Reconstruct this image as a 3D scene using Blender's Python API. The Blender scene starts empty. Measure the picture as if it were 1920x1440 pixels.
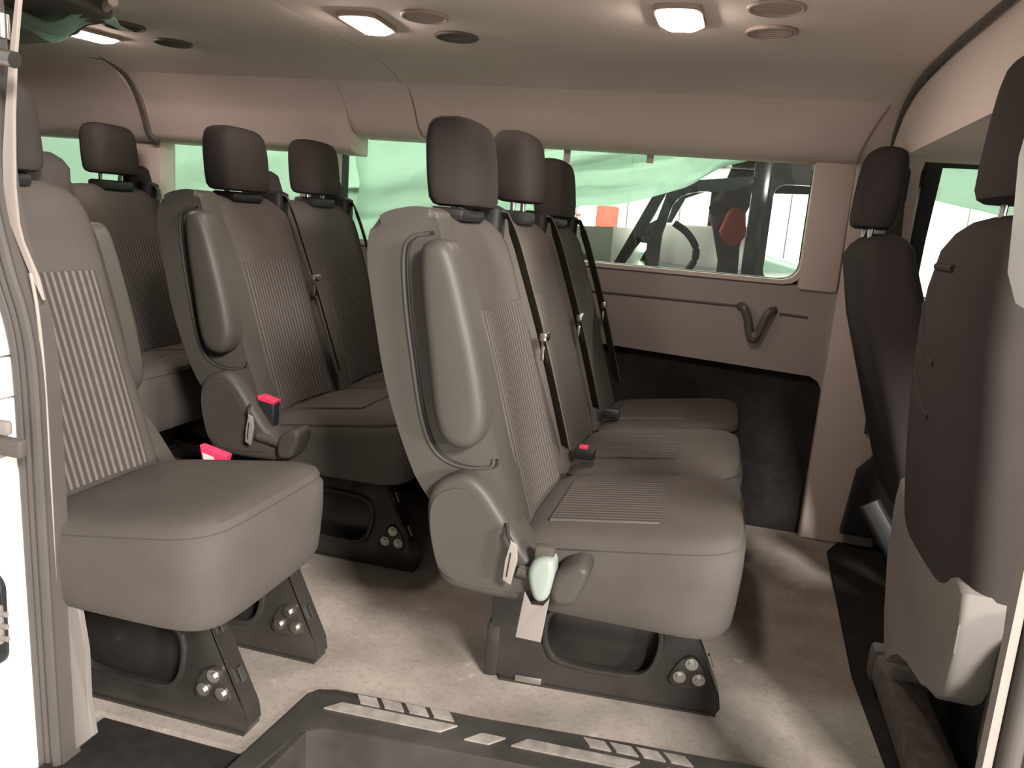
import bpy, bmesh, math, random
from mathutils import Vector, Matrix
random.seed(4)
SC = bpy.context.scene
COL = SC.collection
V = Vector

# ------------------------------------------------------------------ camera
cam_d = bpy.data.cameras.new('camera')
cam = bpy.data.objects.new('camera', cam_d); COL.objects.link(cam)
XR = V((0.96260948, 0.25895891, 0.07951903))      # image right in the world
YD = V((0.12771254, -0.17495517, -0.97625826))    # image down
ZF = V((-0.23889851, 0.94991103, -0.2014858))     # view direction
cam.matrix_world = Matrix(((XR.x, -YD.x, -ZF.x, 0), (XR.y, -YD.y, -ZF.y, 0), (XR.z, -YD.z, -ZF.z, 1.0), (0, 0, 0, 1)))
cam_d.sensor_fit = 'HORIZONTAL'; cam_d.sensor_width = 36.0
cam_d.lens = 1503.96 / 1920 * 36.0
cam_d.clip_start = 0.02; cam_d.clip_end = 200
SC.camera = cam

# ------------------------------------------------------------------ world, lamps, exposure
w = bpy.data.worlds.new('world'); SC.world = w; w.use_nodes = True
bg = w.node_tree.nodes['Background']
bg.inputs[0].default_value = (1.0, 0.95, 0.91, 1); bg.inputs[1].default_value = 0.24
SC.view_settings.view_transform = 'Standard'; SC.view_settings.look = 'None'
SC.view_settings.exposure = 0.70; SC.view_settings.gamma = 1.0
SC.view_settings.use_curve_mapping = False
DOME = 66.0            # emission of the three dome lamps

def area(name, loc, target, size, power, col):
    d = bpy.data.lights.new(name, 'AREA'); d.shape = 'RECTANGLE'; d.size, d.size_y = size
    d.energy = power; d.color = col
    o = bpy.data.objects.new(name, d); COL.objects.link(o); o.location = loc
    o.rotation_euler = (V(target) - V(loc)).to_track_quat('-Z', 'Y').to_euler()
    return o
area('unseen_lamp', (2.1, -1.7, 2.7), (-0.1, 1.2, 0.0), (0.8, 0.7), 250, (1.0, 0.94, 0.88))  # unseen lamp, added for top light and bounce onto the ceiling
area('unseen_lamp', (5.6, -2.0, 1.6), (-0.4, 1.5, 0.6), (0.8, 0.6), 270, (1.0, 0.94, 0.88))  # unseen side lamp, set where the shadows point back to
area('unseen_lamp', (-0.2, 5.6, 3.2), (-0.2, 6.6, 1.0), (5.0, 0.6), 430, (0.96, 1.0, 0.9))  # unseen lamp, added to brighten the outside wall and the green film

# ------------------------------------------------------------------ materials
MATS = {}
def mat(name, rgb, rough=0.6, noise=0, amp=0.0, bump=0.0, bscale=300, metal=0.0, spec=0.4, detail=4):
    m = bpy.data.materials.new(name); m.use_nodes = True; nt = m.node_tree
    b = nt.nodes['Principled BSDF']
    b.inputs['Roughness'].default_value = rough; b.inputs['Metallic'].default_value = metal
    b.inputs['Specular IOR Level'].default_value = spec
    b.inputs['Base Color'].default_value = (*rgb, 1)
    tc = nt.nodes.new('ShaderNodeTexCoord')
    if amp:
        n = nt.nodes.new('ShaderNodeTexNoise'); n.inputs['Scale'].default_value = noise; n.inputs['Detail'].default_value = detail
        r = nt.nodes.new('ShaderNodeMapRange'); r.inputs[1].default_value = 0.3; r.inputs[2].default_value = 0.7
        r.inputs[3].default_value = 1 - amp; r.inputs[4].default_value = 1 + amp
        h = nt.nodes.new('ShaderNodeVectorMath'); h.operation = 'SCALE'; h.inputs[0].default_value = rgb
        nt.links.new(tc.outputs['Object'], n.inputs['Vector']); nt.links.new(n.outputs['Fac'], r.inputs[0])
        nt.links.new(r.outputs[0], h.inputs['Scale']); nt.links.new(h.outputs[0], b.inputs['Base Color'])
    if bump:
        n2 = nt.nodes.new('ShaderNodeTexNoise'); n2.inputs['Scale'].default_value = bscale
        bp = nt.nodes.new('ShaderNodeBump'); bp.inputs['Strength'].default_value = bump; bp.inputs['Distance'].default_value = 0.002
        nt.links.new(tc.outputs['Object'], n2.inputs['Vector']); nt.links.new(n2.outputs['Fac'], bp.inputs['Height'])
        nt.links.new(bp.outputs[0], b.inputs['Normal'])
    MATS[name] = m
    return m

def stripe_mat(name, base, line, pitch, width, yoff=0.0):
    """woven fabric with thin lines that run across the object's y"""
    m = mat(name, base, 0.9, spec=0.15); nt = m.node_tree; b = nt.nodes['Principled BSDF']
    tc = nt.nodes.new('ShaderNodeTexCoord'); s = nt.nodes.new('ShaderNodeSeparateXYZ')
    nt.links.new(tc.outputs['Object'], s.inputs[0])
    def mth(op, a, bb):
        n = nt.nodes.new('ShaderNodeMath'); n.operation = op
        for i, v in enumerate((a, bb)):
            if isinstance(v, (int, float)): n.inputs[i].default_value = v
            elif v is not None: nt.links.new(v, n.inputs[i])
        return n.outputs[0]
    f = mth('FRACT', mth('MULTIPLY', mth('ADD', s.outputs['Y'], yoff + 10), 1.0 / pitch), None)
    d = mth('ABSOLUTE', mth('SUBTRACT', f, 0.5), None)
    r = nt.nodes.new('ShaderNodeMapRange'); r.inputs[1].default_value = width; r.inputs[2].default_value = width * 0.5
    nt.links.new(d, r.inputs[0])
    n = nt.nodes.new('ShaderNodeTexNoise'); n.inputs['Scale'].default_value = 60
    nt.links.new(tc.outputs['Object'], n.inputs['Vector'])
    k = mth('MULTIPLY', r.outputs[0], mth('ADD', n.outputs['Fac'], 0.45))
    mx = nt.nodes.new('ShaderNodeMix'); mx.data_type = 'RGBA'
    mx.inputs['A'].default_value = (*base, 1); mx.inputs['B'].default_value = (*line, 1)
    nt.links.new(k, mx.inputs['Factor']); nt.links.new(mx.outputs['Result'], b.inputs['Base Color'])
    return m

FAB = mat('seat_fabric', (0.092, 0.081, 0.072), 0.92, 7, 0.10, 0.25, 700, spec=0.12)
FABH = mat('headrest_fabric', (0.052, 0.044, 0.041), 0.9, 9, 0.08, 0.25, 700, spec=0.12)
STR = stripe_mat('striped_fabric', (0.105, 0.085, 0.078), (0.27, 0.235, 0.20), 0.0165, 0.30)
STRF = stripe_mat('fine_striped_fabric', (0.115, 0.095, 0.085), (0.24, 0.21, 0.18), 0.0125, 0.26)
PLA = mat('seat_plastic', (0.066, 0.059, 0.051), 0.5, 5, 0.06, 0.1, 900, spec=0.35)
PLD = mat('dark_plastic', (0.022, 0.022, 0.022), 0.5, spec=0.35)
BLK = mat('black_steel', (0.034, 0.030, 0.027), 0.27, 6, 0.3, spec=0.5)
BLT = mat('belt_webbing', (0.085, 0.076, 0.060), 0.8, bump=0.3, bscale=900, spec=0.2)
CHR = mat('chrome', (0.75, 0.72, 0.68), 0.22, metal=1.0)
ZNC = mat('zinc_bolt', (0.55, 0.53, 0.50), 0.38, metal=1.0)
RED = mat('red_plastic', (0.80, 0.05, 0.13), 0.4)
WHT = mat('white_label', (0.8, 0.78, 0.74), 0.6)
TAG = mat('tag_fabric', (0.25, 0.22, 0.20), 0.8)
PAD = mat('pale_buckle_plastic', (0.27, 0.31, 0.28), 0.5)
HEAD = mat('headliner', (0.72, 0.63, 0.56), 0.95, 3, 0.03, 0.15, 500, spec=0.1)
COVE = mat('headliner_side', (0.70, 0.60, 0.54), 0.9, 3, 0.03, 0.1, 500, spec=0.15)
TRIM = mat('wall_plastic', (0.36, 0.315, 0.29), 0.6, 4, 0.04, 0.15, 900, spec=0.3)
TRIML = mat('pillar_plastic', (0.64, 0.54, 0.48), 0.6, 4, 0.03, 0.1, 900, spec=0.3)
CARP = mat('wall_carpet', (0.030, 0.026, 0.024), 0.95, 30, 0.2, 0.4, 400, spec=0.1)
RUB = mat('black_rubber', (0.014, 0.014, 0.014), 0.55)
JAMB = mat('weatherstrip_rubber', (0.085, 0.075, 0.068), 0.6, 8, 0.08)
WPT = mat('white_paint', (0.88, 0.87, 0.85), 0.35, spec=0.5)
BEI = mat('beige_trim', (0.33, 0.285, 0.255), 0.5)
GRY = mat('grey_trim', (0.215, 0.195, 0.178), 0.5)
STEP = mat('step_plastic', (0.052, 0.047, 0.042), 0.42, 12, 0.25, spec=0.4)
GRIP = mat('worn_tread', (0.30, 0.27, 0.24), 0.6, 40, 0.25)
GAR = mat('garage_panel', (0.80, 0.82, 0.74), 0.6)
CON = mat('garage_concrete', (0.60, 0.57, 0.53), 0.8, 2, 0.15)
CBL = mat('black_car_paint', (0.012, 0.014, 0.015), 0.18, spec=0.6)
CSI = mat('silver_car_paint', (0.52, 0.52, 0.48), 0.3, spec=0.6)
CGR = mat('pale_green_car_paint', (0.10, 0.17, 0.125), 0.3, spec=0.6)
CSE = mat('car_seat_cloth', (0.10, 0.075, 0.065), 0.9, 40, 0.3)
HKM = mat('hook_plastic', (0.11, 0.095, 0.088), 0.3, spec=0.5)
CRD = mat('matte_red', (0.42, 0.07, 0.05), 0.9)
VENT = mat('vent_plastic', (0.10, 0.085, 0.075), 0.6)
VENL = mat('vent_plastic_light', (0.34, 0.275, 0.235), 0.6)

def floor_mat():
    m = mat('floor_vinyl', (0.25, 0.22, 0.19), 0.62, spec=0.3); nt = m.node_tree; b = nt.nodes['Principled BSDF']
    tc = nt.nodes.new('ShaderNodeTexCoord')
    def noise(s, d=6):
        n = nt.nodes.new('ShaderNodeTexNoise'); n.inputs['Scale'].default_value = s; n.inputs['Detail'].default_value = d
        nt.links.new(tc.outputs['Object'], n.inputs['Vector']); return n.outputs['Fac']
    def ramp(src, p0, p1, c0, c1):
        r = nt.nodes.new('ShaderNodeValToRGB'); e = r.color_ramp.elements
        e[0].position, e[1].position = p0, p1; e[0].color = (*c0, 1); e[1].color = (*c1, 1)
        nt.links.new(src, r.inputs[0]); return r.outputs[0]
    big = ramp(noise(5), 0.35, 0.68, (0.27, 0.235, 0.20), (0.42, 0.37, 0.325))
    spk = ramp(noise(420, 2), 0.63, 0.70, (0, 0, 0), (0.32, 0.30, 0.28))
    drt = ramp(noise(70, 8), 0.34, 0.5, (0.86, 0.85, 0.84), (1, 1, 1))
    scuff = ramp(noise(17, 3), 0.66, 0.72, (0, 0, 0), (0.13, 0.125, 0.12))
    def mix(t, a, bb, fac=1.0):
        n = nt.nodes.new('ShaderNodeMix'); n.data_type = 'RGBA'; n.blend_type = t; n.inputs['Factor'].default_value = fac
        nt.links.new(a, n.inputs['A']); nt.links.new(bb, n.inputs['B']); return n.outputs['Result']
    c = mix('ADD', mix('ADD', mix('MULTIPLY', big, drt), spk, 0.6), scuff)
    nt.links.new(c, b.inputs['Base Color'])
    bp = nt.nodes.new('ShaderNodeBump'); bp.inputs['Strength'].default_value = 0.2; bp.inputs['Distance'].default_value = 0.002
    nt.links.new(noise(160), bp.inputs['Height']); nt.links.new(bp.outputs[0], b.inputs['Normal'])
    return m
FLO = floor_mat()

def glass_mat(name, tint, refl):
    m = bpy.data.materials.new(name); m.use_nodes = True; nt = m.node_tree; nt.nodes.remove(nt.nodes['Principled BSDF'])
    t = nt.nodes.new('ShaderNodeBsdfTransparent'); t.inputs[0].default_value = (*tint, 1)
    g = nt.nodes.new('ShaderNodeBsdfGlossy'); g.inputs['Roughness'].default_value = 0.02
    x = nt.nodes.new('ShaderNodeMixShader'); x.inputs[0].default_value = refl
    nt.links.new(t.outputs[0], x.inputs[1]); nt.links.new(g.outputs[0], x.inputs[2])
    nt.links.new(x.outputs[0], nt.nodes['Material Output'].inputs[0]); return m
GLA = glass_mat('window_glass', (0.92, 0.95, 0.91), 0.05)
def film_mat():
    m = bpy.data.materials.new('green_film'); m.use_nodes = True; nt = m.node_tree; nt.nodes.remove(nt.nodes['Principled BSDF'])
    tl = nt.nodes.new('ShaderNodeBsdfTranslucent'); tl.inputs[0].default_value = (0.80, 0.94, 0.87, 1)
    df = nt.nodes.new('ShaderNodeBsdfDiffuse'); df.inputs[0].default_value = (0.74, 0.88, 0.81, 1)
    tr = nt.nodes.new('ShaderNodeBsdfTransparent'); tr.inputs[0].default_value = (0.75, 0.95, 0.85, 1)
    a = nt.nodes.new('ShaderNodeMixShader'); a.inputs[0].default_value = 0.35
    b = nt.nodes.new('ShaderNodeMixShader'); b.inputs[0].default_value = 0.22
    nt.links.new(tl.outputs[0], a.inputs[1]); nt.links.new(df.outputs[0], a.inputs[2])
    nt.links.new(a.outputs[0], b.inputs[1]); nt.links.new(tr.outputs[0], b.inputs[2])
    nt.links.new(b.outputs[0], nt.nodes['Material Output'].inputs[0]); return m
FILM = film_mat()
def emit_mat(name, col, s):
    m = bpy.data.materials.new(name); m.use_nodes = True; b = m.node_tree.nodes['Principled BSDF']
    b.inputs['Base Color'].default_value = (0.8, 0.75, 0.7, 1)
    b.inputs['Emission Color'].default_value = (*col, 1); b.inputs['Emission Strength'].default_value = s; return m
LENS = emit_mat('lamp_lens', (1.0, 0.84, 0.76), DOME)

# ------------------------------------------------------------------ mesh helpers
def thing(name, label, cat, loc=(0, 0, 0), group=None):
    o = bpy.data.objects.new(name, None); COL.objects.link(o); o.location = loc; o.empty_display_size = 0.1
    o['label'] = label; o['category'] = cat
    if group: o['group'] = group
    return o
def tag(o, label, cat, group=None):
    o['label'] = label; o['category'] = cat
    if group: o['group'] = group
    return o
def obj(name, bm, m, parent=None, angle=38, label=None):
    bmesh.ops.recalc_face_normals(bm, faces=bm.faces[:])
    for f in bm.faces: f.smooth = True
    me = bpy.data.meshes.new(name); bm.to_mesh(me); bm.free()
    me.set_sharp_from_angle(angle=math.radians(angle))
    me.materials.append(m)
    o = bpy.data.objects.new(name, me); COL.objects.link(o)
    if parent: o.parent = parent
    if label: o['label'] = label
    return o
def struct(name, bm, m, parent=None, **k):
    o = obj(name, bm, m, parent, **k)
    if not parent: o['kind'] = 'structure'
    return o
def struct_root(name):
    o = bpy.data.objects.new(name, None); COL.objects.link(o); o['kind'] = 'structure'; return o

def box(x0, x1, y0, y1, z0, z1, bev=0.0, seg=2, bm=None):
    n = bmesh.new()
    bmesh.ops.create_cube(n, size=1)
    for v in n.verts:
        v.co = V((x0 + (v.co.x + .5) * (x1 - x0), y0 + (v.co.y + .5) * (y1 - y0), z0 + (v.co.z + .5) * (z1 - z0)))
    if bev: bmesh.ops.bevel(n, geom=n.edges[:], offset=bev, segments=seg, profile=0.5, affect='EDGES')
    return join(bm, n)
def join(bm, n):
    if bm is None: return n
    me = bpy.data.meshes.new('tmp'); n.to_mesh(me); n.free(); bm.from_mesh(me); bpy.data.meshes.remove(me); return bm
AX = {'y': lambda a, b, c: V((a, c, b)), 'x': lambda a, b, c: V((c, a, b)), 'z': lambda a, b, c: V((a, b, c))}
def smooth_poly(pts, it=1):
    for _ in range(it):
        q = []
        for i in range(len(pts)):
            a, b = pts[i], pts[(i + 1) % len(pts)]
            q += [(a[0] * .75 + b[0] * .25, a[1] * .75 + b[1] * .25), (a[0] * .25 + b[0] * .75, a[1] * .25 + b[1] * .75)]
        pts = q
    return pts
def prism(pts, c0, c1, axis='y', bev=0.0, seg=3, both=False, bm=None, sm=0):
    """polygon in the plane normal to axis, from c0 (the face seen) to c1"""
    if sm: pts = smooth_poly(pts, sm)
    n = bmesh.new(); F = AX[axis]
    A = [n.verts.new(F(p[0], p[1], c0)) for p in pts]; B = [n.verts.new(F(p[0], p[1], c1)) for p in pts]
    fa = n.faces.new(A); fb = n.faces.new(B[::-1])
    N = len(pts)
    for i in range(N): n.faces.new((A[i], B[i], B[(i + 1) % N], A[(i + 1) % N]))
    if bev:
        e = list(fa.edges) + (list(fb.edges) if both else [])
        bmesh.ops.bevel(n, geom=e, offset=bev, segments=seg, profile=0.5, affect='EDGES', clamp_overlap=True)
    return join(bm, n)
def arclen(pts, N):
    P = pts + [pts[0]]; d = [0]
    for a, b in zip(P, P[1:]): d.append(d[-1] + math.hypot(b[0] - a[0], b[1] - a[1]))
    out = []; j = 0
    for k in range(N):
        s = d[-1] * k / N
        while d[j + 1] < s: j += 1
        t = (s - d[j]) / (d[j + 1] - d[j] or 1); out.append((P[j][0] + (P[j + 1][0] - P[j][0]) * t, P[j][1] + (P[j + 1][1] - P[j][1]) * t))
    return out
def puff(pts, y0, y1, r, N=64, steps=5, bm=None, sm=2, axis='y'):
    """soft pad: outline in the plane across y, its front edge (at y0) rolled over with radius r"""
    P = arclen(smooth_poly(pts, sm), N)
    A = sum(P[i][0] * P[(i + 1) % N][1] - P[(i + 1) % N][0] * P[i][1] for i in range(N)); s = 1 if A > 0 else -1
    nr = []
    for i in range(N):
        a, b = P[i - 2], P[(i + 2) % N]; l = math.hypot(b[0] - a[0], b[1] - a[1]) or 1
        nr.append((-(b[1] - a[1]) / l * s, (b[0] - a[0]) / l * s))
    sg = 1 if y1 > y0 else -1; F = AX[axis]; rings = [[F(p[0], p[1], y1) for p in P]]
    for k in range(steps + 1):
        t = math.pi / 2 * k / steps
        rings.append([F(p[0] + n[0] * r * (1 - math.cos(t)), p[1] + n[1] * r * (1 - math.cos(t)), y0 + sg * r * (1 - math.sin(t))) for p, n in zip(P, nr)])
    return loft(rings, bm)
def resample(poly, centre, N=72):
    out = []; P = len(poly)
    for k in range(N):
        a = 2 * math.pi * k / N; d = (math.cos(a), math.sin(a)); best = None
        for i in range(P):
            x1, y1 = poly[i][0] - centre[0], poly[i][1] - centre[1]
            x2, y2 = poly[(i + 1) % P][0] - centre[0], poly[(i + 1) % P][1] - centre[1]
            ex, ey = x2 - x1, y2 - y1; den = d[0] * ey - d[1] * ex
            if abs(den) < 1e-12: continue
            t = (x1 * ey - y1 * ex) / den; u = (x1 * d[1] - y1 * d[0]) / den
            if t > 0 and -1e-9 <= u <= 1 + 1e-9 and (best is None or t > best): best = t
        out.append((centre[0] + d[0] * best, centre[1] + d[1] * best))
    return out
def rrect(x0, x1, z0, z1, r, n=6):
    P = []
    for cx, cz, a0 in ((x1 - r, z1 - r, 0), (x0 + r, z1 - r, 90), (x0 + r, z0 + r, 180), (x1 - r, z0 + r, 270)):
        for k in range(n + 1):
            a = math.radians(a0 + 90 * k / n); P.append((cx + r * math.cos(a), cz + r * math.sin(a)))
    return P
def holed(outer, inner, c0, c1, axis='y', N=72, bev=0.0, bm=None):
    n = bmesh.new(); F = AX[axis]
    cx = sum(p[0] for p in inner) / len(inner); cz = sum(p[1] for p in inner) / len(inner)
    O = resample(outer, (cx, cz), N); I = resample(inner, (cx, cz), N)
    r = [[n.verts.new(F(p[0], p[1], c)) for p in L] for L, c in ((O, c0), (I, c0), (I, c1), (O, c1))]
    for a, b in ((0, 1), (1, 2), (2, 3), (3, 0)):
        for i in range(N): n.faces.new((r[a][i], r[a][(i + 1) % N], r[b][(i + 1) % N], r[b][i]))
    if bev:
        ed = [e for e in n.edges if all(v in r[1] for v in e.verts)]
        ed += [e for e in n.edges if all(v in r[0] for v in e.verts)]
        bmesh.ops.bevel(n, geom=ed, offset=bev, segments=2, profile=0.5, affect='EDGES')
    return join(bm, n)
def loft(rings, bm=None, cap=True):
    n = bmesh.new(); R = [[n.verts.new(p) for p in r] for r in rings]; N = len(R[0])
    for a, b in zip(R, R[1:]):
        for i in range(N): n.faces.new((a[i], a[(i + 1) % N], b[(i + 1) % N], b[i]))
    if cap: n.faces.new(R[0][::-1]); n.faces.new(R[-1])
    return join(bm, n)
def sell(cx, cy, a, b, z, n=4.0, N=40, fx=None):
    P = []
    for k in range(N):
        t = 2 * math.pi * k / N; c, s = math.cos(t), math.sin(t)
        P.append(V((cx + a * math.copysign(abs(c) ** (2 / n), c), cy + b * math.copysign(abs(s) ** (2 / n), s), z)))
    return P
def sweep(path, prof, side=None, bm=None, closed=False):
    """path: points; prof: (u, v) with u along the side vector and v along the normal"""
    path = [V(p) for p in path]; rings = []; L = len(path)
    for i, p in enumerate(path):
        T = (path[min(i + 1, L - 1)] - path[max(i - 1, 0)]).normalized()
        S = V(side) if side else (V((0, 0, 1)).cross(T) if abs(T.z) < .95 else V((0, 1, 0)).cross(T))
        S = (S - T * S.dot(T)).normalized(); Nn = T.cross(S)
        rings.append([p + S * u + Nn * v for u, v in prof])
    return loft(rings, bm)
def circ(r, n=10): return [(r * math.cos(2 * math.pi * k / n), r * math.sin(2 * math.pi * k / n)) for k in range(n)]
def tube(path, r, n=10, bm=None): return sweep(path, circ(r, n), None, bm)
def flat(w, t): return [(-w / 2, -t / 2), (w / 2, -t / 2), (w / 2, t / 2), (-w / 2, t / 2)]
def cyl(p0, p1, r, n=14, bm=None): return sweep([p0, p1], circ(r, n), None, bm)
def lerp(xs, ys, x):
    if x <= xs[0]: return ys[0]
    for i in range(len(xs) - 1):
        if x <= xs[i + 1]: return ys[i] + (ys[i + 1] - ys[i]) * (x - xs[i]) / (xs[i + 1] - xs[i])
    return ys[-1]
def curve(pts, n=8):
    """Catmull-Rom through points"""
    P = [V(p) for p in pts]; P = [P[0]] + P + [P[-1]]; out = []
    for i in range(1, len(P) - 2):
        a, b, c, d = P[i - 1:i + 3]
        for k in range(n):
            t = k / n
            out.append(0.5 * ((2 * b) + (c - a) * t + (2 * a - 5 * b + 4 * c - d) * t * t + (3 * b - a - 3 * c + d) * t ** 3))
    out.append(P[-2]); return out
def patch(fn, us, vs, thick):
    """thin raised panel: fn(u, v, lift) gives a point"""
    n = bmesh.new()
    top = [[n.verts.new(fn(u, v, thick)) for v in vs] for u in us]; bot = [[n.verts.new(fn(u, v, -thick)) for v in vs] for u in us]
    for i in range(len(us) - 1):
        for j in range(len(vs) - 1):
            n.faces.new((top[i][j], top[i + 1][j], top[i + 1][j + 1], top[i][j + 1]))
            n.faces.new((bot[i][j], bot[i][j + 1], bot[i + 1][j + 1], bot[i + 1][j]))
    def rim(seq):
        for (a, b), (c, d) in seq: n.faces.new((a, b, d, c))
    I, J = len(us) - 1, len(vs) - 1
    rim([((top[i][0], top[i + 1][0]), (bot[i][0], bot[i + 1][0])) for i in range(I)])
    rim([((top[i][J], top[i + 1][J]), (bot[i][J], bot[i + 1][J])) for i in range(I)])
    rim([((top[0][j], top[0][j + 1]), (bot[0][j], bot[0][j + 1])) for j in range(J)])
    rim([((top[I][j], top[I][j + 1]), (bot[I][j], bot[I][j + 1])) for j in range(J)])
    return n
def frange(a, b, n): return [a + (b - a) * i / (n - 1) for i in range(n)]


# ------------------------------------------------------------------ the van's shell
FP = [(-3.05, 2.92), (1.6, 2.92), (1.6, 1.1), (0.46, 1.1), (0.44, 1.49), (-0.05, 1.446), (-0.36, 1.413), (-0.675, 1.393), (-0.712, 1.385), (-0.728, 1.36), (-0.745, 1.165), (-3.05, 1.165)]
struct('floor', prism(FP, 0.0, -0.04, 'z'), FLO)

struct('cab_floor', prism([(1.58, 2.84), (0.50, 2.84), (0.44, 2.7), (0.41, 1.9), (0.43, 1.50), (0.47, 1.12), (1.58, 1.12)], 0.008, -0.005, 'z', bev=.004), CARP)

CP = [(1.02, 1.36), (1.10, 1.40), (1.25, 1.435), (1.5, 1.452), (2.0, 1.455), (2.35, 1.45), (2.5, 1.437), (2.60, 1.415), (2.66, 1.39), (2.70, 1.42), (2.6, 1.50), (1.02, 1.50)]
ce = struct_root('ceiling')
struct('headliner_panel', prism(CP, -1.112, 0.50, 'x', bev=0.006, both=True), HEAD, ce)
struct('headliner_panel', prism(CP, -3.05, -1.116, 'x', bev=0.006, both=True), HEAD, ce)
struct('roof_skin', box(-3.1, 1.7, 1.0, 3.0, 1.505, 1.53), WPT, ce)

wb = struct_root('wall_back')
def cove(x0, x1, zb):
    P = [(2.585, 1.425), (2.62, 1.405), (2.66, 1.375), (2.70, 1.335), (2.725, 1.30), (2.745, zb + 0.028), (2.765, zb + 0.010), (2.80, zb), (2.90, zb), (2.90, 1.50), (2.60, 1.50)]
    return struct('side_headliner', prism(P, x0, x1, 'x', bev=0.008, both=True), COVE, wb)
cove(-1.098, 0.442, 1.252); cove(-1.36, -1.104, 1.247); cove(-2.20, -1.362, 1.184); 
# rear corner cover, its front edge runs down in an S
P = [(2.50, 1.445), (2.60, 1.41), (2.66, 1.36), (2.71, 1.28), (2.74, 1.205), (2.78, 1.18), (2.90, 1.18), (2.90, 1.50), (2.5, 1.50)]
struct('rear_corner_trim', prism(P, -3.04, -2.215, 'x', bev=0.012, both=True), COVE, wb)
struct('seam_strip', sweep(curve([(-2.208, 2.49, 1.445), (-2.208, 2.60, 1.408), (-2.207, 2.655, 1.362), (-2.206, 2.70, 1.285), (-2.205, 2.735, 1.20), (-2.2, 2.79, 1.177)]), circ(0.007, 8), (1, 0, 0)), VENT, wb)
struct('seam_strip', sweep(curve([(-3.0, 2.47, 1.452), (-2.6, 2.50, 1.444), (-2.3, 2.50, 1.443), (-2.208, 2.52, 1.436)]), circ(0.006, 8), (0, 1, 0)), VENT, wb)

# panel under the windows with the carpet's cut-out
LP = [(-3.05, 0.862), (0.52, 0.862), (0.52, -0.02), (0.412, -0.02), (0.392, 0.30), (0.378, 0.47), (0.370, 0.52), (0.352, 0.556), (0.318, 0.575), (-0.4, 0.592), (-3.05, 0.60)]
struct('wall_panel', prism(LP, 2.815, 2.92, 'y', bev=0.012), TRIM, wb)
struct('carpet_panel', box(-3.05, 0.41, 2.845, 2.92, -0.02, 0.60), CARP, wb)
struct('groove', sweep([(-1.0, 2.8155, 0.770), (-0.3, 2.8155, 0.772), (0.06, 2.8155, 0.772)], circ(0.0045, 8), (0, 1, 0)), VENT, wb)
struct('groove', sweep([(0.19, 2.8155, 0.760), (0.28, 2.8155, 0.757)], circ(0.0045, 8), (0, 1, 0)), VENT, wb)
struct('pillar_trim', box(0.232, 0.356, 2.80, 2.90, 0.845, 1.262, 0.012), TRIML, wb)
struct('pillar_trim', box(-1.60, -1.46, 2.81, 2.90, 0.845, 1.20, 0.012), TRIML, wb)
struct('pillar_trim', box(-2.36, -2.205, 2.80, 2.90, 0.845, 1.20, 0.012), TRIML, wb)
# front pillar between the side door glass and the driver's door, and the flare over it
struct('pillar_trim', prism([(0.36, 0.0), (0.36, 0.86), (0.352, 1.25), (0.40, 1.44), (0.60, 1.44), (0.53, 1.24), (0.545, 0.86), (0.60, 0.0)], 2.80, 2.92, 'y', bev=0.012), TRIML, wb)
struct('seam_strip', sweep(curve([(0.395, 2.62, 1.408), (0.382, 2.66, 1.375), (0.366, 2.70, 1.335), (0.350, 2.742, 1.28), (0.346, 2.77, 1.25)]), circ(0.004, 8), (1, 0, 0)), VENL, wb)

def window(n, x0, x1, z0, z1, lip=True):
    e = .05 if lip else .012
    w = struct_root('window_%d' % n)
    struct('window_seal', holed(rrect(x0 - e, x1 + e, z0 - e, z1 + e, .04), rrect(x0, x1, z0, z1, .055, 10), 2.848, 2.90, N=400), RUB, w)
    if lip: struct('window_frame', holed(rrect(x0 - .016, x1 + .016, z0 - .016, z1 + .016, .06), rrect(x0 - .002, x1 + .002, z0 - .002, z1 + .002, .056, 10), 2.806, 2.85, N=400), TRIML, w)
    struct('pane', box(x0 - .02, x1 + .02, 2.878, 2.882, z0 - .02, z1 + .02), GLA, w)
window(1, -1.44, 0.232, 0.875, 1.30)
window(2, -2.23, -1.61, 0.875, 1.25, False)
window(3, -3.0, -2.37, 0.875, 1.25, False)

# rear end of the van
wl = struct_root('wall_left')
struct('rear_door_panel', box(-3.12, -3.05, 1.0, 2.92, -0.05, 1.50, 0.01), TRIM, wl)
struct('wheel_arch', box(-3.05, -2.3, 2.62, 2.86, -0.02, 0.32, 0.06, 4), CARP, wl)

# overhead shelf over the cab and what closes the cab
wr = struct_root('wall_right')
sh = [(1.02, 1.27), (1.6, 1.262), (2.45, 1.258), (2.70, 1.262), (2.78, 1.29), (2.80, 1.36), (2.76, 1.44), (2.5, 1.47), (1.02, 1.48)]
struct('overhead_shelf', prism(sh, 0.437, 1.5, 'x', bev=0.014), COVE, ce)
arc = curve([(0.433, 1.10, 1.372), (0.427, 1.45, 1.444), (0.425, 1.9, 1.452), (0.425, 2.2, 1.447), (0.428, 2.45, 1.43), (0.432, 2.60, 1.395), (0.435, 2.68, 1.35), (0.436, 2.735, 1.30)])
struct('seam_strip', sweep(arc, circ(0.009, 8), (1, 0, 0)), VENT, ce)
struct('dashboard', box(1.5, 1.75, 1.0, 2.95, -0.1, 0.82, 0.05, 3), PLD, wr)
struct('pillar_backing', box(0.30, 0.56, 2.925, 3.0, 1.2, 1.505), TRIM, wb)
struct('windshield_blocker', box(1.6, 1.63, 1.0, 2.95, 0.8, 1.5), PLD, wr)  # unseen dark sheet, added to keep light out of the cab
struct('cab_floor_front', box(1.45, 1.6, 1.1, 2.9, 0.0, 0.3, 0.02), CARP, wr)

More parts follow.
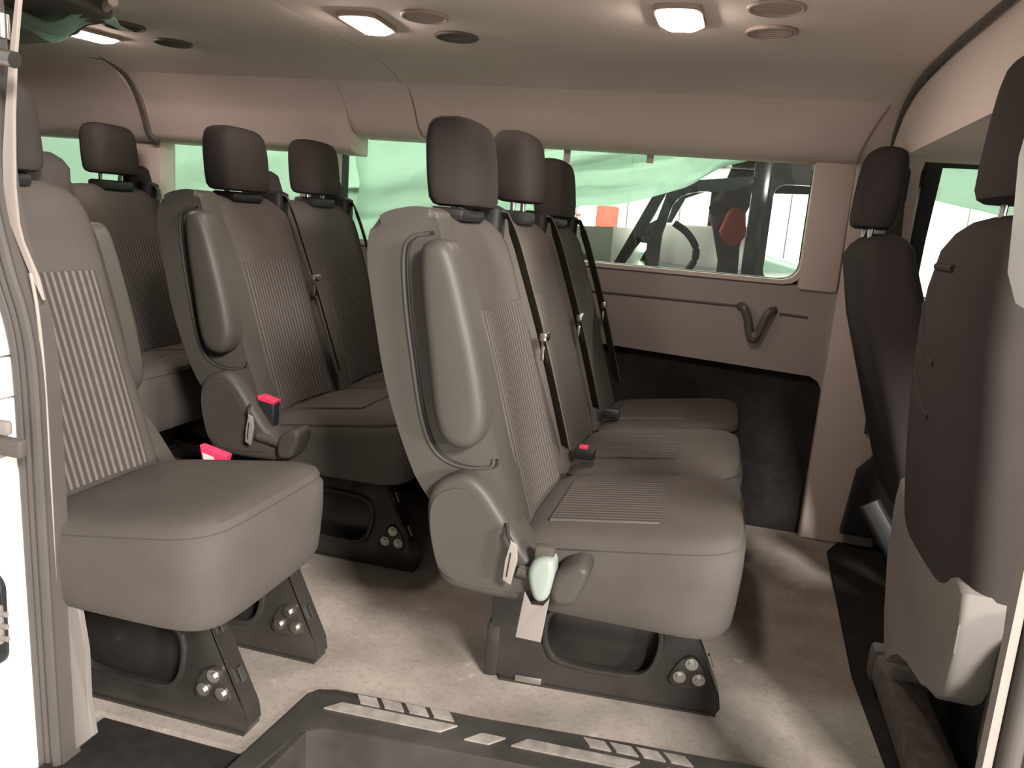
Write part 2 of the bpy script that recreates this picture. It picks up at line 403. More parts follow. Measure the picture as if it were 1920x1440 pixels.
dr = struct_root('door_1')                    # the driver's door
struct('door_panel', box(0.60, 1.5, 2.83, 2.93, -0.1, 0.85, 0.02), TRIM, dr)
struct('door_frame', prism([(0.555, 0.84), (0.60, 0.84), (0.606, 1.27), (1.5, 1.27), (1.5, 1.31), (0.565, 1.31)], 2.86, 2.92, 'y', bev=0.008), RUB, dr)
struct('pane', box(0.60, 1.5, 2.888, 2.891, 0.84, 1.28), GLA, dr)

# near side: closed body behind and ahead of the sliding door opening
wf = struct_root('wall_front')
struct('body_side', box(-3.1, -1.22, 1.02, 1.10, -0.6, 1.50), TRIM, wf)
struct('body_side', box(1.5, 1.7, 1.0, 1.08, -0.6, 1.5), TRIM, wf)
struct('body_side', box(0.40, 1.6, 1.0, 1.08, -0.6, 0.20), TRIM, wf)  # unseen front sill, made tall to block lamp light under the seat
struct('body_side', box(0.40, 0.50, 1.02, 1.09, 0.72, 1.5), TRIM, wf)
struct('door_header', box(-1.6, 0.62, 1.0, 1.06, 1.40, 1.52), WPT, wf)

# the sliding door opening's rear edge: grey ribbed seal, a painted flange and the white jamb
JP = [(-1.165, 1.45), (-1.145, 1.25), (-1.138, 1.08), (-1.128, 0.96), (-1.104, 0.86), (-1.078, 0.78), (-1.066, 0.70), (-1.062, 0.55), (-1.058, 0.35), (-1.052, 0.1), (-1.046, -0.12), (-1.04, -0.45)]
jp = curve([(x, 1.05, z) for x, z in JP], 6)
t1 = struct_root('trim_1')
struct('seal_base', sweep(jp, [(-.02, -.026), (.02, -.026), (.02, .026), (-.02, .026)], (0, 1, 0)), JAMB, t1)
for k, (dv, r) in enumerate(((-.017, .007), (-.003, .006), (0.014, .0085))):
    struct('seal_rib', sweep([p for p in jp], [(a - .021, b + dv) for a, b in circ(r, 8)], (0, 1, 0)), JAMB, t1)
STRIP = [(-1.066, 1.27), (-1.082, 1.186), (-1.096, 1.095), (-1.104, 1.033), (-1.107, 0.969), (-1.097, 0.929), (-1.084, 0.902), (-1.062, 0.856), (-1.039, 0.814), (-1.048, 0.848), (-1.075, 0.903), (-1.082, 0.93), (-1.086, 0.987), (-1.081, 1.096), (-1.072, 1.186), (-1.058, 1.27)]
t2 = struct('trim_2', prism(STRIP, 1.040, 1.046, 'y', bev=0.001), BEI)
struct('seal_edge', sweep(curve([(-1.060, 1.04, 0.855), (-1.050, 1.04, 0.80), (-1.042, 1.04, 0.70), (-1.038, 1.04, 0.55), (-1.034, 1.04, 0.30), (-1.026, 1.04, -0.1)], 6), circ(.003, 8), (0, 1, 0)), BEI, t1)
t3 = struct('trim_3', prism([(-1.03, 0.38), (-1.008, 0.27), (-0.997, 0.20), (-0.995, 0.10), (-0.985, 0.035), (-1.04, -0.02), (-1.06, 0.38)], 1.06, 1.072, 'y', bev=0.004), GRY)
wj = struct_root('door_2')                    # white jamb and edge of the open sliding door
def wp(pts, y0=0.99, bev=.012): return struct('white_panel', prism(pts, y0, 1.10, 'y', bev=bev), WPT, wj)
wp([(-1.5, 0.72), (-1.5, 0.87), (-1.16, 0.87), (-1.125, 0.80), (-1.10, 0.72)])
wp([(-1.5, 0.652), (-1.5, 0.715), (-1.098, 0.715), (-1.096, 0.652)])
wp([(-1.5, 0.56), (-1.5, 0.648), (-1.094, 0.648), (-1.092, 0.56)])
wp([(-1.5, -0.6), (-1.5, 0.556), (-1.09, 0.556), (-1.075, 0.1), (-1.066, -0.2), (-1.055, -0.6)])
struct('dark_pillar', box(-1.5, -1.155, 1.0, 1.08, 0.875, 1.5, 0.01), JAMB, wj)

# the front edge of the opening: flange and grooved seal
t4 = struct_root('trim_4')
struct('flange', sweep([(0.384, 0.995, -0.5), (0.380, 0.995, 0.3), (0.376, 0.995, 0.70)], flat(.02, .010), (0, 1, 0)), BEI, t4)
for k, (x, r) in enumerate(((0.402, .014), (0.430, .016), (0.462, .018))):
    struct('seal_rib', sweep([(x + .004, 0.99, -0.5), (x, 0.99, 0.3), (x - .003, 0.99, 0.70)], circ(r, 10), (0, 1, 0)), (JAMB, GRY, JAMB)[k], t4)
struct('seal_base', box(0.39, 0.50, 0.995, 1.05, -0.5, 0.72), JAMB, t4)
t5 = struct('trim_5', prism([(0.50, 0.935), (0.345, 0.938), (0.318, 0.952), (0.304, 0.985), (0.298, 1.05), (0.292, 1.11), (0.296, 1.16), (0.50, 1.20)], 0.95, 1.02, 'y', bev=0.012), WPT)

# entry step with its worn tread
st = struct_root('trim_6')
rim = [(0.43, 1.487), (-0.05, 1.444), (-0.36, 1.411), (-0.675, 1.391), (-0.710, 1.383), (-0.725, 1.36), (-0.745, 1.10), (-0.695, 1.10), (-0.678, 1.25), (-0.655, 1.268), (-0.62, 1.275), (-0.3, 1.300), (0.43, 1.345)]
struct('step_rim', prism(rim, 0.006, -0.05, 'z', bev=0.006), STEP, st)
wallp = [(-0.690, 1.04), (-0.674, 1.255), (-0.650, 1.274), (-0.62, 1.281), (-0.3, 1.306), (0.43, 1.351)]
struct('step_riser', sweep([(x, y, -0.14) for x, y in wallp], flat(.28, .012), (0, 0, 1)), STEP, st)
struct('step_floor', box(-0.70, 0.45, 0.96, 1.36, -0.27, -0.245), STEP, st)
struct('sill', prism([(-1.06, 1.20), (-0.75, 1.172), (-0.74, 1.0), (-1.06, 1.0)], -0.012, -0.2, 'z', bev=.008), CARP, st)
for k in range(2):
    for i in range(4):
        x = -0.595 + i * 0.052 + k * 0.47; y = 1.375 + (x + .6) * 0.075
        struct('tread', prism([(x - .03, y + .012), (x + .012, y + .014), (x + .03, y - .010), (x - .012, y - .012)], 0.0095, 0.004, 'z'), GRIP, st)
for x0, x1, y0 in ((-0.655, -0.41, 1.335), (-0.36, -0.31, 1.345), (-0.27, -0.05, 1.36), (0.0, 0.2, 1.375)):
    s = (x1 - x0) * .06
    struct('tread', prism([(x0 - .012, y0 - .014), (x0 + .014, y0 + .016), (x1 + .012, y0 + .016 + s), (x1 - .014, y0 - .014 + s)], 0.0095, 0.004, 'z'), GRIP, st)

# outside: garage
struct('ground', box(-14, 14, -9, 13, -0.70, -0.65), CON)
gw = struct_root('garage_wall')
for k in range(26):
    struct('wall_panel', box(-7 + k * .5 + .006, -6.5 + k * .5 - .006, 8.0, 8.06, -0.65, 5.0, 0.008, 1), GAR, gw)
# ------------------------------------------------------------------ passenger benches
ZS = (0.36, 0.41, 0.56, 0.77, 0.95, 1.0)
FX = (-0.285, -0.305, -0.352, -0.418, -0.478, -0.50)
BX = (-0.45, -0.475, -0.545, -0.602, -0.632, -0.632)
NB = 4.2
def back_front(z, dy, b, lift=0.0):
    a = (lerp(ZS, FX, z) - lerp(ZS, BX, z)) / 2; c = (lerp(ZS, FX, z) + lerp(ZS, BX, z)) / 2
    q = min(abs(dy) / b, .999)
    return c + a * (1 - q ** NB) ** (1 / NB) - 0.010 * math.exp(-(dy / (b * .45)) ** 4) + lift
def backrest_bm(yc, b):
    rings = []
    for z, ia, ib in ((.365, .05, .06), (.375, .02, .02), (.40, 0, 0), (.46, 0, 0), (.53, 0, 0), (.60, 0, 0), (.68, 0, 0), (.76, 0, 0), (.84, 0, 0), (.90, 0, 0), (.94, .002, .004), (.965, .008, .012), (.985, .020, .03), (.997, .036, .06), (1.002, .055, .10)):
        f, k = lerp(ZS, FX, z), lerp(ZS, BX, z); a = (f - k) / 2
        r = sell((f + k) / 2, yc, max(a - ia, .01), b - ib, z, NB, 56)
        for p in r:
            if p.x > (f + k) / 2: p.x -= 0.010 * math.exp(-((p.y - yc) / (b * .45)) ** 4)
        rings.append(r)
    return loft(rings)
def headrest_bm(cx, yc, z0, z1, a, b, lean=-0.02, n=3.6):
    rings = []; H = z1 - z0
    for t, ka, kb in ((0, .66, .82), (.025, .86, .93), (.09, .97, .985), (.25, 1, 1), (.45, 1.0, 1.0), (.62, .99, .99), (.76, .96, .97), (.87, .89, .92), (.94, .76, .83), (.98, .55, .67), (1.0, .28, .45)):
        rings.append(sell(cx + lean * t, yc, a * ka, b * kb, z0 + H * t, n, 40))
    return loft(rings)
CZ = 0.03
def cushion_bm(yc, b, x0=-0.33, x1=0.098):
    rings = []; cx = (x0 + x1) / 2; a = (x1 - x0) / 2
    for z, i in ((.268, .07), (.270, .030), (.278, .010), (.295, .001), (.33, -.002), (.37, -.005), (.402, -.004), (.412, .002), (.416, .004), (.420, .002), (.432, .008), (.441, .024), (.446, .055), (.448, .09), (.449, .15)):
        r = sell(cx, yc, a - i, max(b - i, .03), z, 6.0, 64)
        if z > .33:
            for p in r: p.z += CZ * ((p.x - cx) / a + .2) * min(1, (z - .33) / .07)
        rings.append(r)
    return loft(rings)
def cushion_top(x, yc): return .4478 + CZ * ((x + .116) / .214 + .2)

ARM = [(-0.541, 0.937), (-0.523, 0.952), (-0.493, 0.956), (-0.474, 0.936), (-0.446, 0.853), (-0.412, 0.74), (-0.393, 0.653), (-0.393, 0.613), (-0.411, 0.581), (-0.442, 0.573), (-0.474, 0.585), (-0.495, 0.629), (-0.516, 0.757), (-0.533, 0.854)]
SHELL = [(-0.505, 1.000), (-0.525, 1.008), (-0.549, 1.008), (-0.6, 0.996), (-0.628, 0.970), (-0.634, 0.912), (-0.614, 0.814), (-0.588, 0.694), (-0.556, 0.603), (-0.530, 0.543), (-0.508, 0.50), (-0.44, 0.42), (-0.32, 0.395), (-0.300, 0.425), (-0.332, 0.521), (-0.356, 0.575), (-0.385, 0.68), (-0.417, 0.78), (-0.450, 0.86), (-0.480, 0.93), (-0.496, 0.972)]
LIP = [(-0.512, 0.962), (-0.545, 0.954), (-0.560, 0.925), (-0.553, 0.841), (-0.533, 0.734), (-0.508, 0.626), (-0.478, 0.567), (-0.428, 0.545), (-0.371, 0.552), (-0.364, 0.568)]
REC = [(-0.499, 0.446), (-0.492, 0.485), (-0.467, 0.509), (-0.431, 0.523), (-0.404, 0.517), (-0.376, 0.494), (-0.341, 0.447), (-0.315, 0.414), (-0.295, 0.386), (-0.27, 0.362), (-0.234, 0.344), (-0.229, 0.291), (-0.312, 0.285), (-0.387, 0.284), (-0.453, 0.289), (-0.475, 0.329), (-0.492, 0.392)]
KNOB = [(-0.240, 0.352), (-0.213, 0.381), (-0.189, 0.389), (-0.171, 0.382), (-0.172, 0.36), (-0.183, 0.326), (-0.196, 0.302), (-0.240, 0.298)]
BUCK = [(-0.271, 0.395), (-0.237, 0.401), (-0.231, 0.379), (-0.233, 0.353), (-0.24, 0.314), (-0.265, 0.309), (-0.278, 0.343), (-0.282, 0.369)]
PLATE = [(-0.284, 0.325), (-0.270, 0.302), (-0.246, 0.304), (-0.236, 0.325), (-0.245, 0.232), (-0.294, 0.232)]
LEG = [(-0.374, 0.0), (-0.395, 0.10), (-0.400, 0.20), (-0.39, 0.275), (-0.02, 0.285), (0.0, 0.262), (0.035, 0.185), (0.075, 0.10), (0.100, 0.048), (0.104, 0.018), (0.094, 0.0)]
HOLE = [(-0.258, 0.085), (-0.245, 0.070), (-0.15, 0.064), (-0.075, 0.066), (-0.050, 0.082), (-0.038, 0.12), (-0.036, 0.165), (-0.05, 0.190), (-0.10, 0.198), (-0.20, 0.198), (-0.25, 0.190), (-0.272, 0.165), (-0.272, 0.115)]

def near(poly, k, dx=0.0): return [(x * k + dx, 1 + (z - 1) * k) for x, z in poly]
def leg(root, y, s, hole=True, twist=0.0, dx=0.0):
    """pressed steel leg: plate with a lightening hole, a flange along its sloping front, bolts"""
    bm = holed(LEG, smooth_poly(HOLE, 1), y, y + .006, N=90, bev=.0015)
    holed(smooth_poly([((p[0] + .155) * 1.10 - .155, (p[1] - .13) * 1.14 + .13) for p in HOLE], 1), smooth_poly(HOLE, 1), y - .007, y + .001, N=60, bev=.003, bm=bm)
    l = obj('leg', bm, BLK, root)
    l.matrix_local = Matrix.Translation((dx - .37, y, 0)) @ Matrix.Rotation(twist, 4, 'Z') @ Matrix.Translation((.37, -y, 0))
    fl = [(-.02, 0, .285), (0.0, 0, .262), (.035, 0, .185), (.075, 0, .10), (.100, 0, .048), (.105, 0, .018), (.096, 0, .002)]
    obj('flange', sweep([(x, y + .022, z) for x, _, z in fl], flat(.044, .005), (0, 1, 0)), BLK, l)
    for t in (.24, .68):
        x, z = .0 + .10 * t, .262 - .215 * t
        obj('slot', sweep([(x + .0045, y + .022, z + .011), (x + .0045 + .012, y + .022, z - .016)], flat(.012, .003), (0, 1, 0)), ZNC, l)
    obj('inner_plate', box(-.30, -.01, y + .036, y + .042, .03, .24, .004), BLK, l)
    obj('rear_bracket', box(-.405, -.375, y - .004, y + .05, .006, .13, .006), BLK, l)
    obj('clip', box(-.335, -.275, y - .006, y + .0, .004, .020, .003), ZNC, l)
    obj('boss', prism([(-.012, .066), (.012, .058), (.05, .056), (.074, .064), (.072, .088), (.046, .130), (.026, .132), (.006, .108)], y - .007, y + .001, bev=.004, sm=2), BLK, l)
    obj('foot', box(-.37, .10, y - .004, y + .05, -.0015, .006), BLK, l)
    for bx, bz in ((.037, .115), (.015, .082), (.055, .082)):
        bb = cyl((bx, y - .006, bz), (bx, y - .010, bz), .0135, 18); cyl((bx, y - .010, bz), (bx, y - .016, bz), .008, 6, bb)
        obj('bolt', bb, ZNC, l)

_sm = {}
def stripes(base, y):
    k = (base.name, round(y, 3))
    if k not in _sm:
        _sm[k] = stripe_mat('%s_%d' % (base.name, len(_sm)), (0.066, 0.057, 0.052) if base is STRF else (0.064, 0.055, 0.051),
                            (0.135, 0.12, 0.106) if base is STRF else (0.165, 0.147, 0.131), 0.0155 if base is STRF else 0.0165, 0.25 if base is STRF else 0.27, -y)
    return _sm[k]

def belt_path(yc, y_top, y_bot, n=16):
    P = []
    for z in frange(1.005, 0.475, n):
        t = (1.005 - z) / .53; y = y_top + (y_bot - y_top) * t ** 1.5
        d = abs(y - yc)
        P.append((lerp(ZS, FX, z) + .010 + .006 * math.sin(t * 3.1), y, z))
    return [(P[0][0] - .05, P[0][1], 1.014)] + P

def bench(name, label, x0, ys, w=0.222, legs=None, arm='near', lifts=None, fine=True, back_only=False, tongue_z=0.72, belts=True, hr_b=0.108, group=None, hdy=0.0, twist=0.0, legdx=0.0):
    yc = sum(ys) / len(ys); R = thing(name, label, 'seat', (x0, yc, 0), 'passenger seats behind the cab')
    strm = None
    for i, ay in enumerate(ys):
        y = ay - yc
        c = obj('seat_cushion', cushion_bm(y, w), FAB, R)
        b = obj('backrest', backrest_bm(y, w), FAB, R)
        m = stripes(STRF if fine else STR, y)
        if fine: obj('seat_insert', patch(lambda u, v, l: V((v, y - .02 + u, cushion_top(v, y) + l)), frange(-.128, .128, 13), frange(-.268, -.060, 11), .0035), m, c, label='striped cushion insert')
        obj('back_insert', patch(lambda u, v, l: V((back_front(v, u, w, l + .0005), y + u, v)), frange(-.150, .150, 17), frange(.425, .825, 19), .0035), m, b, label='striped back insert')
        lift = (lifts or {}).get(i, 0.0)
        hy = y + hdy
        h = obj('headrest', headrest_bm(-.545, hy, 1.014 + lift, 1.192 + lift, .058, hr_b), FABH, R)
        obj('headrest_collar', box(-.59, -.51, y - .075, y + .075, .985, 1.012 + lift * .3, .010), PLD, b)
        for s in (-1, 1): obj('post', cyl((-.55, hy + s * .052, .99), (-.552, hy + s * .052, 1.05 + lift), .0072), CHR, h)
        if belts:
            yt = y + w * .80; yb = y + w * 1.0
            bp = belt_path(y, yt, yb)
            obj('belt_guide', loft([sell(-.545, yt, .045, .034, z, 4, 20) for z in (.95, 1.0, 1.018)] + [sell(-.547, yt, .03, .022, 1.026, 4, 20)]), PLD, b)
            bl = obj('seat_belt', sweep(bp, flat(.046, .003), (-.60, .80, 0)), BLT, R)
            tx = lerp(ZS, FX, tongue_z) + .021; ty = yt + (yb - yt) * ((1.005 - tongue_z) / .53) ** 1.5
            tb = box(tx - .006, tx + .012, ty - .026, ty + .020, tongue_z - .006, tongue_z + .016, .005)
            box(tx - .003, tx + .006, ty - .012, ty + .010, tongue_z - .052, tongue_z - .018, .002, bm=tb)
            box(tx - .005, tx + .010, ty - .004, ty + .004, tongue_z - .024, tongue_z, .002, bm=tb)
            obj('belt_tongue', tb, CHR, bl)
    y0 = ys[0] - w - yc; y1 = ys[-1] + w - yc
    for ly in (legs or (ys[0] - .08, ys[-1] + .06)): leg(R, ly - yc, 1, twist=twist if ly < yc else 0.0, dx=legdx)
    obj('frame_beam', cyl((-.30, y0 + .05, .262), (-.30, y1 - .05, .262), .022), BLK, R)
    obj('frame_beam', cyl((-.02, y0 + .10, .266), (-.02, y1 - .05, .266), .018), BLK, R)
    if arm == 'near':
        s = obj('side_shell', prism(SHELL, y0 - .022, y0 + .06, bev=.014, sm=2), PLA, R)
        obj('pocket_lip', sweep(curve([(x, y0 - .022, z) for x, z in LIP], 5), circ(.0040, 8), (0, 1, 0)), PLA, s)
        obj('pocket_gap_shade', sweep(curve([(x + .0075, y0 - .021, z + .002) for x, z in LIP], 5), circ(.0038, 8), (0, 1, 0)), PLD, s)  # dark bead stands in for the shade between lip and armrest
        obj('armrest', puff(near(ARM, .965, .006), y0 - .078, y0 - .018, .024), PLA, R)
        r = obj('recliner_cover', puff(near(REC, .955), y0 - .062, y0 + .03, .016), PLA, R)
        obj('recliner_face', prism([((x + .40) * .80 - .405, (z - .39) * .80 + .395) for x, z in near(REC, .955)], y0 - .0645, y0 - .05, bev=.003, sm=2), PLA, r)
        obj('recliner_lever', puff(near(KNOB, .945), y0 - .088, y0 - .02, .014), PLA, R)
        obj('lever_bracket', sweep([(-.29, y0 - .068, .385), (-.19, y0 - .068, .37)], circ(.012, 10), (0, 1, 0)), PLA, R)
        t = obj('pull_tag', prism([(x * .955, 1 + (z - 1) * .955) for x, z in [(-0.318, 0.423), (-0.305, 0.415), (-0.302, 0.386), (-0.311, 0.336), (-0.328, 0.344), (-0.324, 0.382)]], y0 - .094, y0 - .088, bev=.002), TAG, R, label='pale grey fabric pull tag')
        obj('stitch', prism(near([(-0.3155, 0.40), (-0.3135, 0.40), (-0.318, 0.352), (-0.320, 0.352)], .955), y0 - .0955, y0 - .093), PLD, t)
        obj('tag_loop', tube([(-.32, y0 - .06, .465), (-.31, y0 - .085, .453), (-.298, y0 - .09, .440)], .004), BLK, t)
    return R, yc

# second row: three seats against the far wall
B2, c2 = bench('bench_seat', 'grey fabric three-seat bench under the side window, nearest and brightest of the benches', 0.0, [1.605, 2.065, 2.520], w=.226, legs=(1.57, 2.60), lifts={1: .028}, tongue_z=.735, hdy=.035, twist=.085)
k = obj('anchor_buckle', puff(near(BUCK, .955), 1.285 - c2, 1.325 - c2, .012), PAD, B2, label='pale green buckle cover')
obj('anchor_plate', prism(near(PLATE, .96), 1.296 - c2, 1.302 - c2, bev=.0015), TAG, k)
obj('anchor_webbing', box(-.262, -.228, 1.302 - c2, 1.325 - c2, .405, .44, .004), BLT, k)
q = obj('buckle', box(-.30, -.25, 1.862 - c2, 1.892 - c2, .44, .468, .006), PLD, B2)
obj('release_button', box(-.290, -.268, 1.866 - c2, 1.888 - c2, .462, .474, .003), RED, q, label='red release button')
q = obj('buckle', box(-.30, -.25, 2.32 - c2, 2.35 - c2, .44, .468, .006), PLD, B2)

# third row: a pair by the far wall and a single beside the door
B3, c3 = bench('bench_seat', 'dark two-seat bench behind the three-seater, a red buckle at its near side', -0.845, [2.105, 2.560], legs=(1.99, 2.60), lifts={1: .012}, tongue_z=.765)
def red_buckle(root, x, y, z, tilt, label_plate):
    q = obj('buckle', prism([(x - .022, z - .055), (x - .024, z + .035), (x + .026, z + .028), (x + .024, z - .045), (x + .008, z - .065), (x - .008, z - .065)], y - .014, y + .014, bev=.006), PLD, root, label='black buckle')
    obj('release_button', prism([(x - .023, z + .032), (x - .026, z + .044), (x - .012, z + .046), (x + .012, z + .040), (x + .030, z + .036), (x + .025, z + .026)], y - .015, y + .015, bev=.003), RED, q, label='red release button')
    obj('buckle_stalk', tube([(x, y, z - .06), (x + .004, y, z - .10), (x + .02, y + .01, z - .16)], .011), BLK, q)
    return q
red_buckle(B3, -.295, 1.87 - c3, .438, 0, False)
B3S, c3s = bench('single_seat', 'grey single seat beside the sliding door, with a striped back', -0.838, [1.265], w=0.215, legs=(1.20, 1.47), arm=None, fine=False, belts=False, legdx=-.03)
s = obj('armrest', puff([(x, z - .035) for x, z in ARM], .250, .195, .020), PLA, B3S)
obj('recliner_cover', puff(REC, .245, .19, .014), PLA, B3S)
q = obj('buckle', prism([(-.235, .398), (-.245, .450), (-.175, .436), (-.185, .388)], .232, .252, bev=.003), RED, B3S, label='red buckle with a white sticker')
obj('sticker', prism([(-.228, .396), (-.236, .434), (-.208, .428), (-.202, .392)], .2305, .2335), WHT, q, label='white sticker')
obj('recliner_lever', tube([(-.17, .14, .235), (-.10, .15, .222), (-.02, .16, .215)], .018), PLA, B3S)

# fourth row
B4, c4 = bench('bench_seat', 'dark rear bench at the back end, seen only between the headrests of the row ahead', -1.69, [1.68, 2.13, 2.575], legs=(1.70, 2.55), lifts={2: .028, 1: .02}, arm=None)

# dark belt towers at the top corner of the rear seat backs
def tower(root, y, x=-.60, zt=1.085):
    obj('belt_tower', loft([sell(x, y, .05, .062, .93, 4, 24), sell(x, y, .048, .060, 1.03, 4, 24), sell(x - .004, y, .040, .052, zt - .012, 3.5, 24), sell(x - .006, y, .024, .036, zt, 3, 24)]), FABH, root)
tower(B3, 2.125 - c3 + .19, zt=1.085); tower(B3, 2.575 - c3 + .17, zt=1.09); tower(B3S, .17, zt=1.06); tower(B4, 2.575 - c4 + .19); tower(B4, 2.13 - c4 + .19)

# ------------------------------------------------------------------ cab seats, seen from behind
def cab_seat(label, x, y, rx, tz, hz, pockets, hw=.252, hb=.14, hx=0.0):
    """rx: z -> x of the back's rear face"""
    R = thing('cab_seat', label, 'seat', (x, y, 0), 'cab seats')
    zs, xs = rx
    def fr(z): return lerp(zs, xs, z) - x
    rings = []
    for z, ia, ib in [(zs[0], .03, .05), (zs[0] + .02, .01, .012), (zs[0] + .06, 0, 0)] + [(z, 0, max(0, .05 * ((z - (tz - .35)) / .35)) if z > tz - .35 else 0) for z in frange(zs[0] + .12, tz - .07, 9)] + [(tz - .035, .010, .060), (tz - .012, .03, .085), (tz, .06, .13)]:
        t = .075 + .02 * math.sin((z - zs[0]) / (tz - zs[0]) * 3)
        rings.append(sell(fr(z) + t, 0, t - ia, hw - ib, z, 4.5, 56))
    b = obj('backrest', loft(rings), FABH, R)
    h = obj('headrest', headrest_bm(fr(tz) + hx + .075, 0, hz[0], hz[1], .058, hb, lean=0.012, n=3.2), FABH, R)
    for s in (-1, 1): obj('post', cyl((fr(tz) + hx + .068, s * .06, tz - .03), (fr(tz) + hx + .072, s * .06, hz[0] + .04), .0075), CHR, h)
    obj('seat_cushion', loft([sell(fr(zs[0]) + .33, 0, .27 - i, .25 - i, z, 5, 48) for z, i in ((.27, .03), (.29, .005), (.36, 0), (.42, .01), (.445, .05), (.45, .12))]), FABH, R)
    bs = obj('seat_base', box(fr(.3) + .10, fr(.3) + .56, -.22, .22, .0, .27, .03, 3), PLD, R)
    if pockets:
        for z, wd, ph in pockets:
            pts = []
            for u in frange(0.05, 1, 10):
                yy = wd * u; zz = z + ph * (u * u) + .05 * ph * 0
                pts.append((fr(zz) + .003 + .15 * (1 - (1 - min(abs(yy) / hw, .99) ** 4.5) ** (1 / 4.5)) * .9, yy, zz))
            obj('pocket_edge', sweep(curve(pts, 3), circ(.0075, 8), (1, 0, 0)), FABH, b)
    return R, fr
PS, fr = cab_seat('dark front passenger seat, back with pockets, filling the right edge', 0.40, 1.60,
                  ((.30, .46, .60, .75, .86, .97, 1.06), (.445, .425, .405, .392, .385, .388, .41)), 1.075, (1.095, 1.36), ((.975, .13, .0), (.80, .16, .10), (.70, .17, .10)), hw=.262, hb=.142, hx=-.012)
obj('lower_back_panel', prism([(.268, .53), (.292, .45), (.272, .36), (.205, .245), (.135, .135), (.10, .16), (.02, .24), (-.20, .25), (-.262, .30), (-.275, .40), (-.255, .50), (-.10, .45), (.05, .44), (.15, .46)], fr(.4) - .004, fr(.4) + .06, 'x', bev=.012, sm=1), GRY, PS, label='light grey plastic lower back panel')
rc = obj('recliner_cover', prism(rrect(fr(.4) + .055, fr(.4) + .26, .14, .475, .10, 8), -.335, -.275, bev=.018, seg=4), PLA, PS)
obj('recliner_face', prism(rrect(fr(.4) + .085, fr(.4) + .23, .18, .44, .07, 8), -.342, -.32, bev=.008), PLA, rc)
rl = obj('seat_rail', box(.03, .11, -.20, .24, .05, .12, .012), CSE, PS)
obj('rail_end', box(.025, .115, .20, .25, .045, .128, .012), VENT, rl)
rl = obj('seat_rail', box(.06, .45, -.25, -.18, .03, .085, .008), PLD, PS)
obj('belt_buckle', box(.05, .08, .285, .315, .30, .42, .008), PLD, PS)
DS, fr2 = cab_seat('dark driver seat at the far side, leaning back beside the window pillar', 0.45, 2.54,
                   ((.18, .26, .42, .60, .80, .97, 1.04), (.575, .555, .50, .44, .372, .333, .345)), 1.040, (1.052, 1.278), None, hw=.230, hb=.118, hx=-.035)
obj('side_armrest', sweep([(.02, -.20, .30), (.09, -.24, .20), (.20, -.26, .06)], [(a * .05, c * .03) for a, c in rrect(-1, 1, -1, 1, .5, 4)], (0, 1, 0)), PLD, DS)
obj('side_cover', prism([(.03, .06), (.05, .28), (.10, .34), (.20, .30), (.45, .26), (.45, .06)], .19, .235, bev=.012), PLD, DS)
obj('lower_back_panel', prism([(.20, .36), (.22, .26), (.18, .18), (-.18, .18), (-.22, .26), (-.20, .36)], fr2(.25) - .012, fr2(.25) + .03, 'x', bev=.01), PLA, DS)
# ------------------------------------------------------------------ lamps, vents and fittings
def dome(label, x, y, rot):
    L = thing('dome_lamp', label, 'lamp', (x, y, 1.452), 'dome lamps on the ceiling'); L.rotation_euler = (0, 0, rot)
    obj('lamp_frame', holed(rrect(-.050, .050, -.092, .092, .02), rrect(-.040, .040, -.080, .080, .016), -.010, .004, 'z', bev=.003), VENL, L)
    obj('lens', loft([[V((p[0] * k, p[1] * k2, z)) for p in rrect(-.040, .040, -.080, .080, .016)] for z, k, k2 in ((0.002, 1, 1), (-.006, 1, 1), (-.014, .92, .96), (-.019, .7, .85), (-.020, .3, .5))]), LENS, L, label='glowing warm white lens')
dome('glowing dome lamp over the rear rows, leftmost of three', -1.965, 2.175, -0.25)
dome('glowing dome lamp in the middle of the ceiling', -0.94, 1.965, 0.05)
dome('glowing dome lamp nearest the cab, rightmost of three', -0.163, 1.855, -0.02)
def vent(label, x, y, m, z=1.4525, group=None):
    T = thing('ceiling_vent', label, 'vent', (x, y, z), 'round vents on the ceiling')
    ring = [(.058, .004), (.060, -.004), (.054, -.007), (.048, -.004), (.046, .004)]
    obj('vent_ring', sweep([(.053 * math.cos(a), .053 * math.sin(a), -.002) for a in frange(0, 2 * math.pi, 41)], circ(.005, 8), (0, 0, 1)), m, T)
    d = obj('vent_disc', cyl((0, 0, .004), (0, 0, -.0025), .050, 32), m, T)
    for k in range(-2, 3):
        h = math.sqrt(.045 ** 2 - (k * .017) ** 2)
        obj('louvre', box(-h, h, k * .017 - .002, k * .017 + .002, -.0055, -.001), m, d)
vent('dark round ceiling vent beside the leftmost lamp, nearer the camera', -1.755, 2.08, VENT, 1.4525)
vent('dark round ceiling vent beside the leftmost lamp, farther from the camera', -1.745, 2.28, VENT, 1.450)
vent('round ceiling vent beside the middle lamp, nearer the camera', -0.765, 1.905, VENL)
vent('darker round ceiling vent beside the middle lamp, farther from the camera', -0.755, 2.11, VENT, 1.4525)
vent('pale round ceiling vent beside the rightmost lamp, nearer the camera', 0.03, 1.785, VENL)
vent('pale round ceiling vent beside the rightmost lamp, farther from the camera', 0.03, 1.985, VENL)

hk = thing('coat_hook', 'grey plastic V-shaped hook on the panel under the side window', 'hook', (0.115, 2.815, 0.71))
obj('hook_arm', sweep(curve([(-.058, .0, .062), (-.042, -.022, .060), (-.026, -.026, .03), (-.014, -.026, -.02), (0.0, -.026, -.042), (.014, -.026, -.02), (.030, -.026, .03), (.044, -.022, .056), (.060, 0, .060)], 6), [(a * .8, c * 1.25) for a, c in circ(.011, 12)], (0, 1, 0)), HKM, hk)
obj('hook_tip', box(-.012, .014, -.034, -.004, -.04, -.016, .006), GRY, hk)

